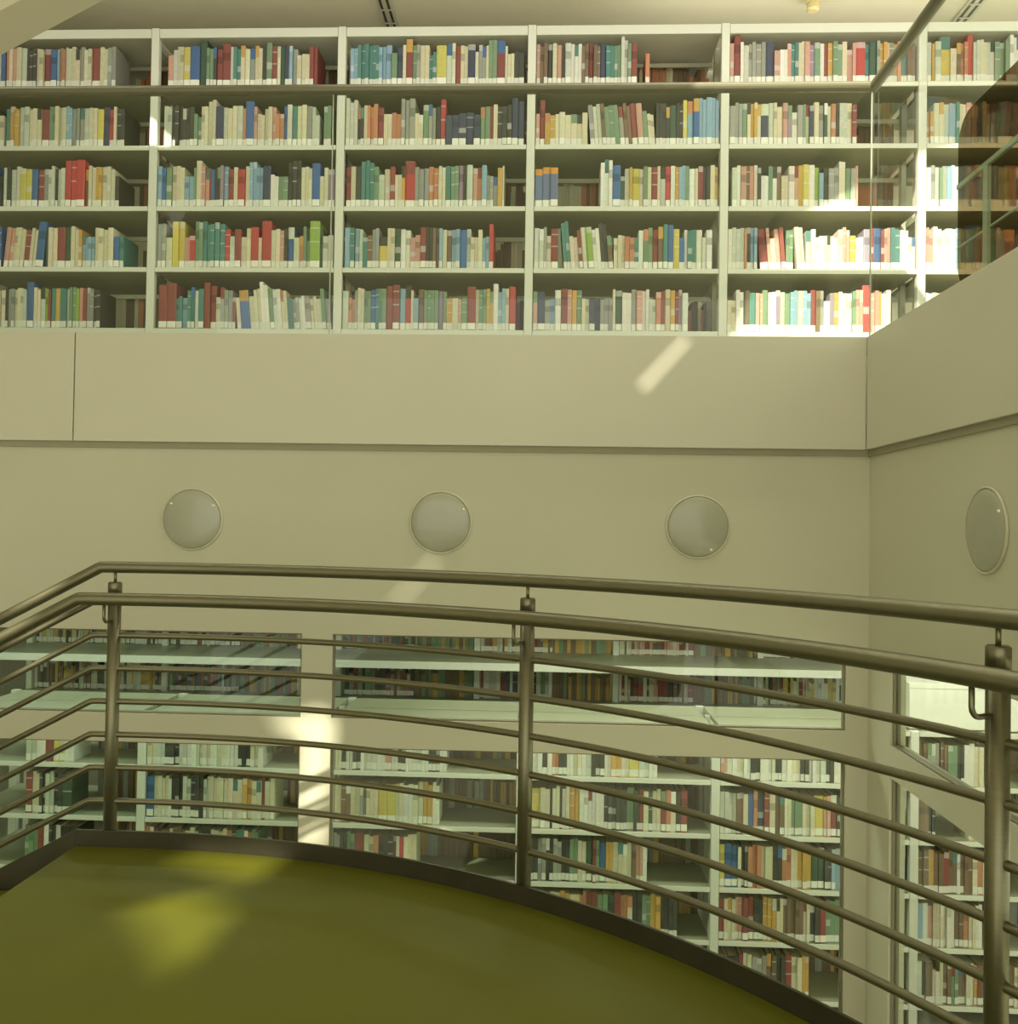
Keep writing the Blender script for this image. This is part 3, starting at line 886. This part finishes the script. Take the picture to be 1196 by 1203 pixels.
ORD = ['top', 'second', 'third', 'fourth', 'bottom']
GBAY = ['soffit bay', 'bay after soffit', 'navy-set bay', 'bay before corner', 'glass-corner bay', 'screen bay']  # screen bay: the bay behind the added reflection panel
LBAY = ['stair bay', 'bay before pillar', 'bay past pillar', 'middle bay', 'corner-pier bay', 'side-window bay', 'far side bay']
def words_for(b, wide):
    size = 'thick' if b['w'] > 0.048 else 'slim' if b['w'] < 0.027 else ''
    lean = 'leaning' if b['lean'] else ''
    nm = PAL[b['c']][0]
    Ln = PAL[b['L']][0] if b['L'] else None; Rn = PAL[b['Rn']][0] if b['Rn'] else None
    if Ln and Rn: rel = ('between two %s ones' % Ln) if Ln == Rn else 'between %s and %s' % (Ln, Rn)
    elif Ln or Rn: rel = 'at row end by %s' % (Ln or Rn)
    else: rel = 'standing alone'
    if b['region'] == 'gallery': place = '%s gallery shelf, %s' % (ORD[b['row']], GBAY[b['bay']])
    else: place = '%s lower shelf, %s' % (ORD[b['row']], LBAY[b['bay']])
    s = ' '.join(q for q in (lean, size if wide else '', nm, 'book', rel + ',', place) if q)
    return s
labels = {}
for b in SOLO:
    labels.setdefault(words_for(b, True), []).append(b)
def nth(n):
    return '%d%s' % (n, 'th' if 10 <= n % 100 <= 20 else {1: 'st', 2: 'nd', 3: 'rd'}.get(n % 10, 'th'))
for lab, bs in labels.items():
    for b in bs:
        l2 = lab
        if len(bs) > 1:      # look-alike neighbours: count along the shelf from a fixed end
            nm = PAL[b['c']][0]
            if b['region'] == 'gallery':
                l2 = '%s book, %s from the soffit-side end of the %s gallery shelf, %s' % (nm, nth(b['idx'] + 1), ORD[b['row']], GBAY[b['bay']])
            else:
                l2 = '%s book, %s from the stair-side end of the %s lower shelf, %s' % (nm, nth(b['idx'] + 1), ORD[b['row']], LBAY[b['bay']])
        solo_book(b, l2, 'books on the gallery shelves' if b['region'] == 'gallery' else 'books on the reading level shelves')

cm = CMesh()
for b in BOOKS:
    if id(b) not in solo_ids: stuff_book(cm, b)
rest = bpy.data.objects.new('book_rows', cm.mesh('book_rows')); COL.objects.link(rest)
tag(rest, 'rows of assorted books filling the remaining shelves', 'books', kind='stuff')

# ------------------------------------------------------------------ white boxes standing in for the pale area above the side-window bay
def stand_in_box(x, y, z, w, d, h, label):
    o = empty('stand_in_box', (x, y, z)); tag(o, label, 'box', 'white stand-in boxes on the lower bookcase')
    obj('body', bevel(boxes((0, w, 0, d, 0, h - 0.031)), 0.002, 1), 'box', o)
    obj('lid', bevel(boxes((-0.003, w + 0.003, -0.003, d + 0.003, h - 0.0305, h)), 0.002, 1), 'box', o)
stand_in_box(2.07, A_Y + 0.05, 0.036, 0.42, 0.32, 0.26, 'white stand-in box next to the corner pier, on the lower bookcase')
stand_in_box(2.52, A_Y + 0.03, 0.036, 0.40, 0.32, 0.24, 'white stand-in box farther from the pier, on the lower bookcase')
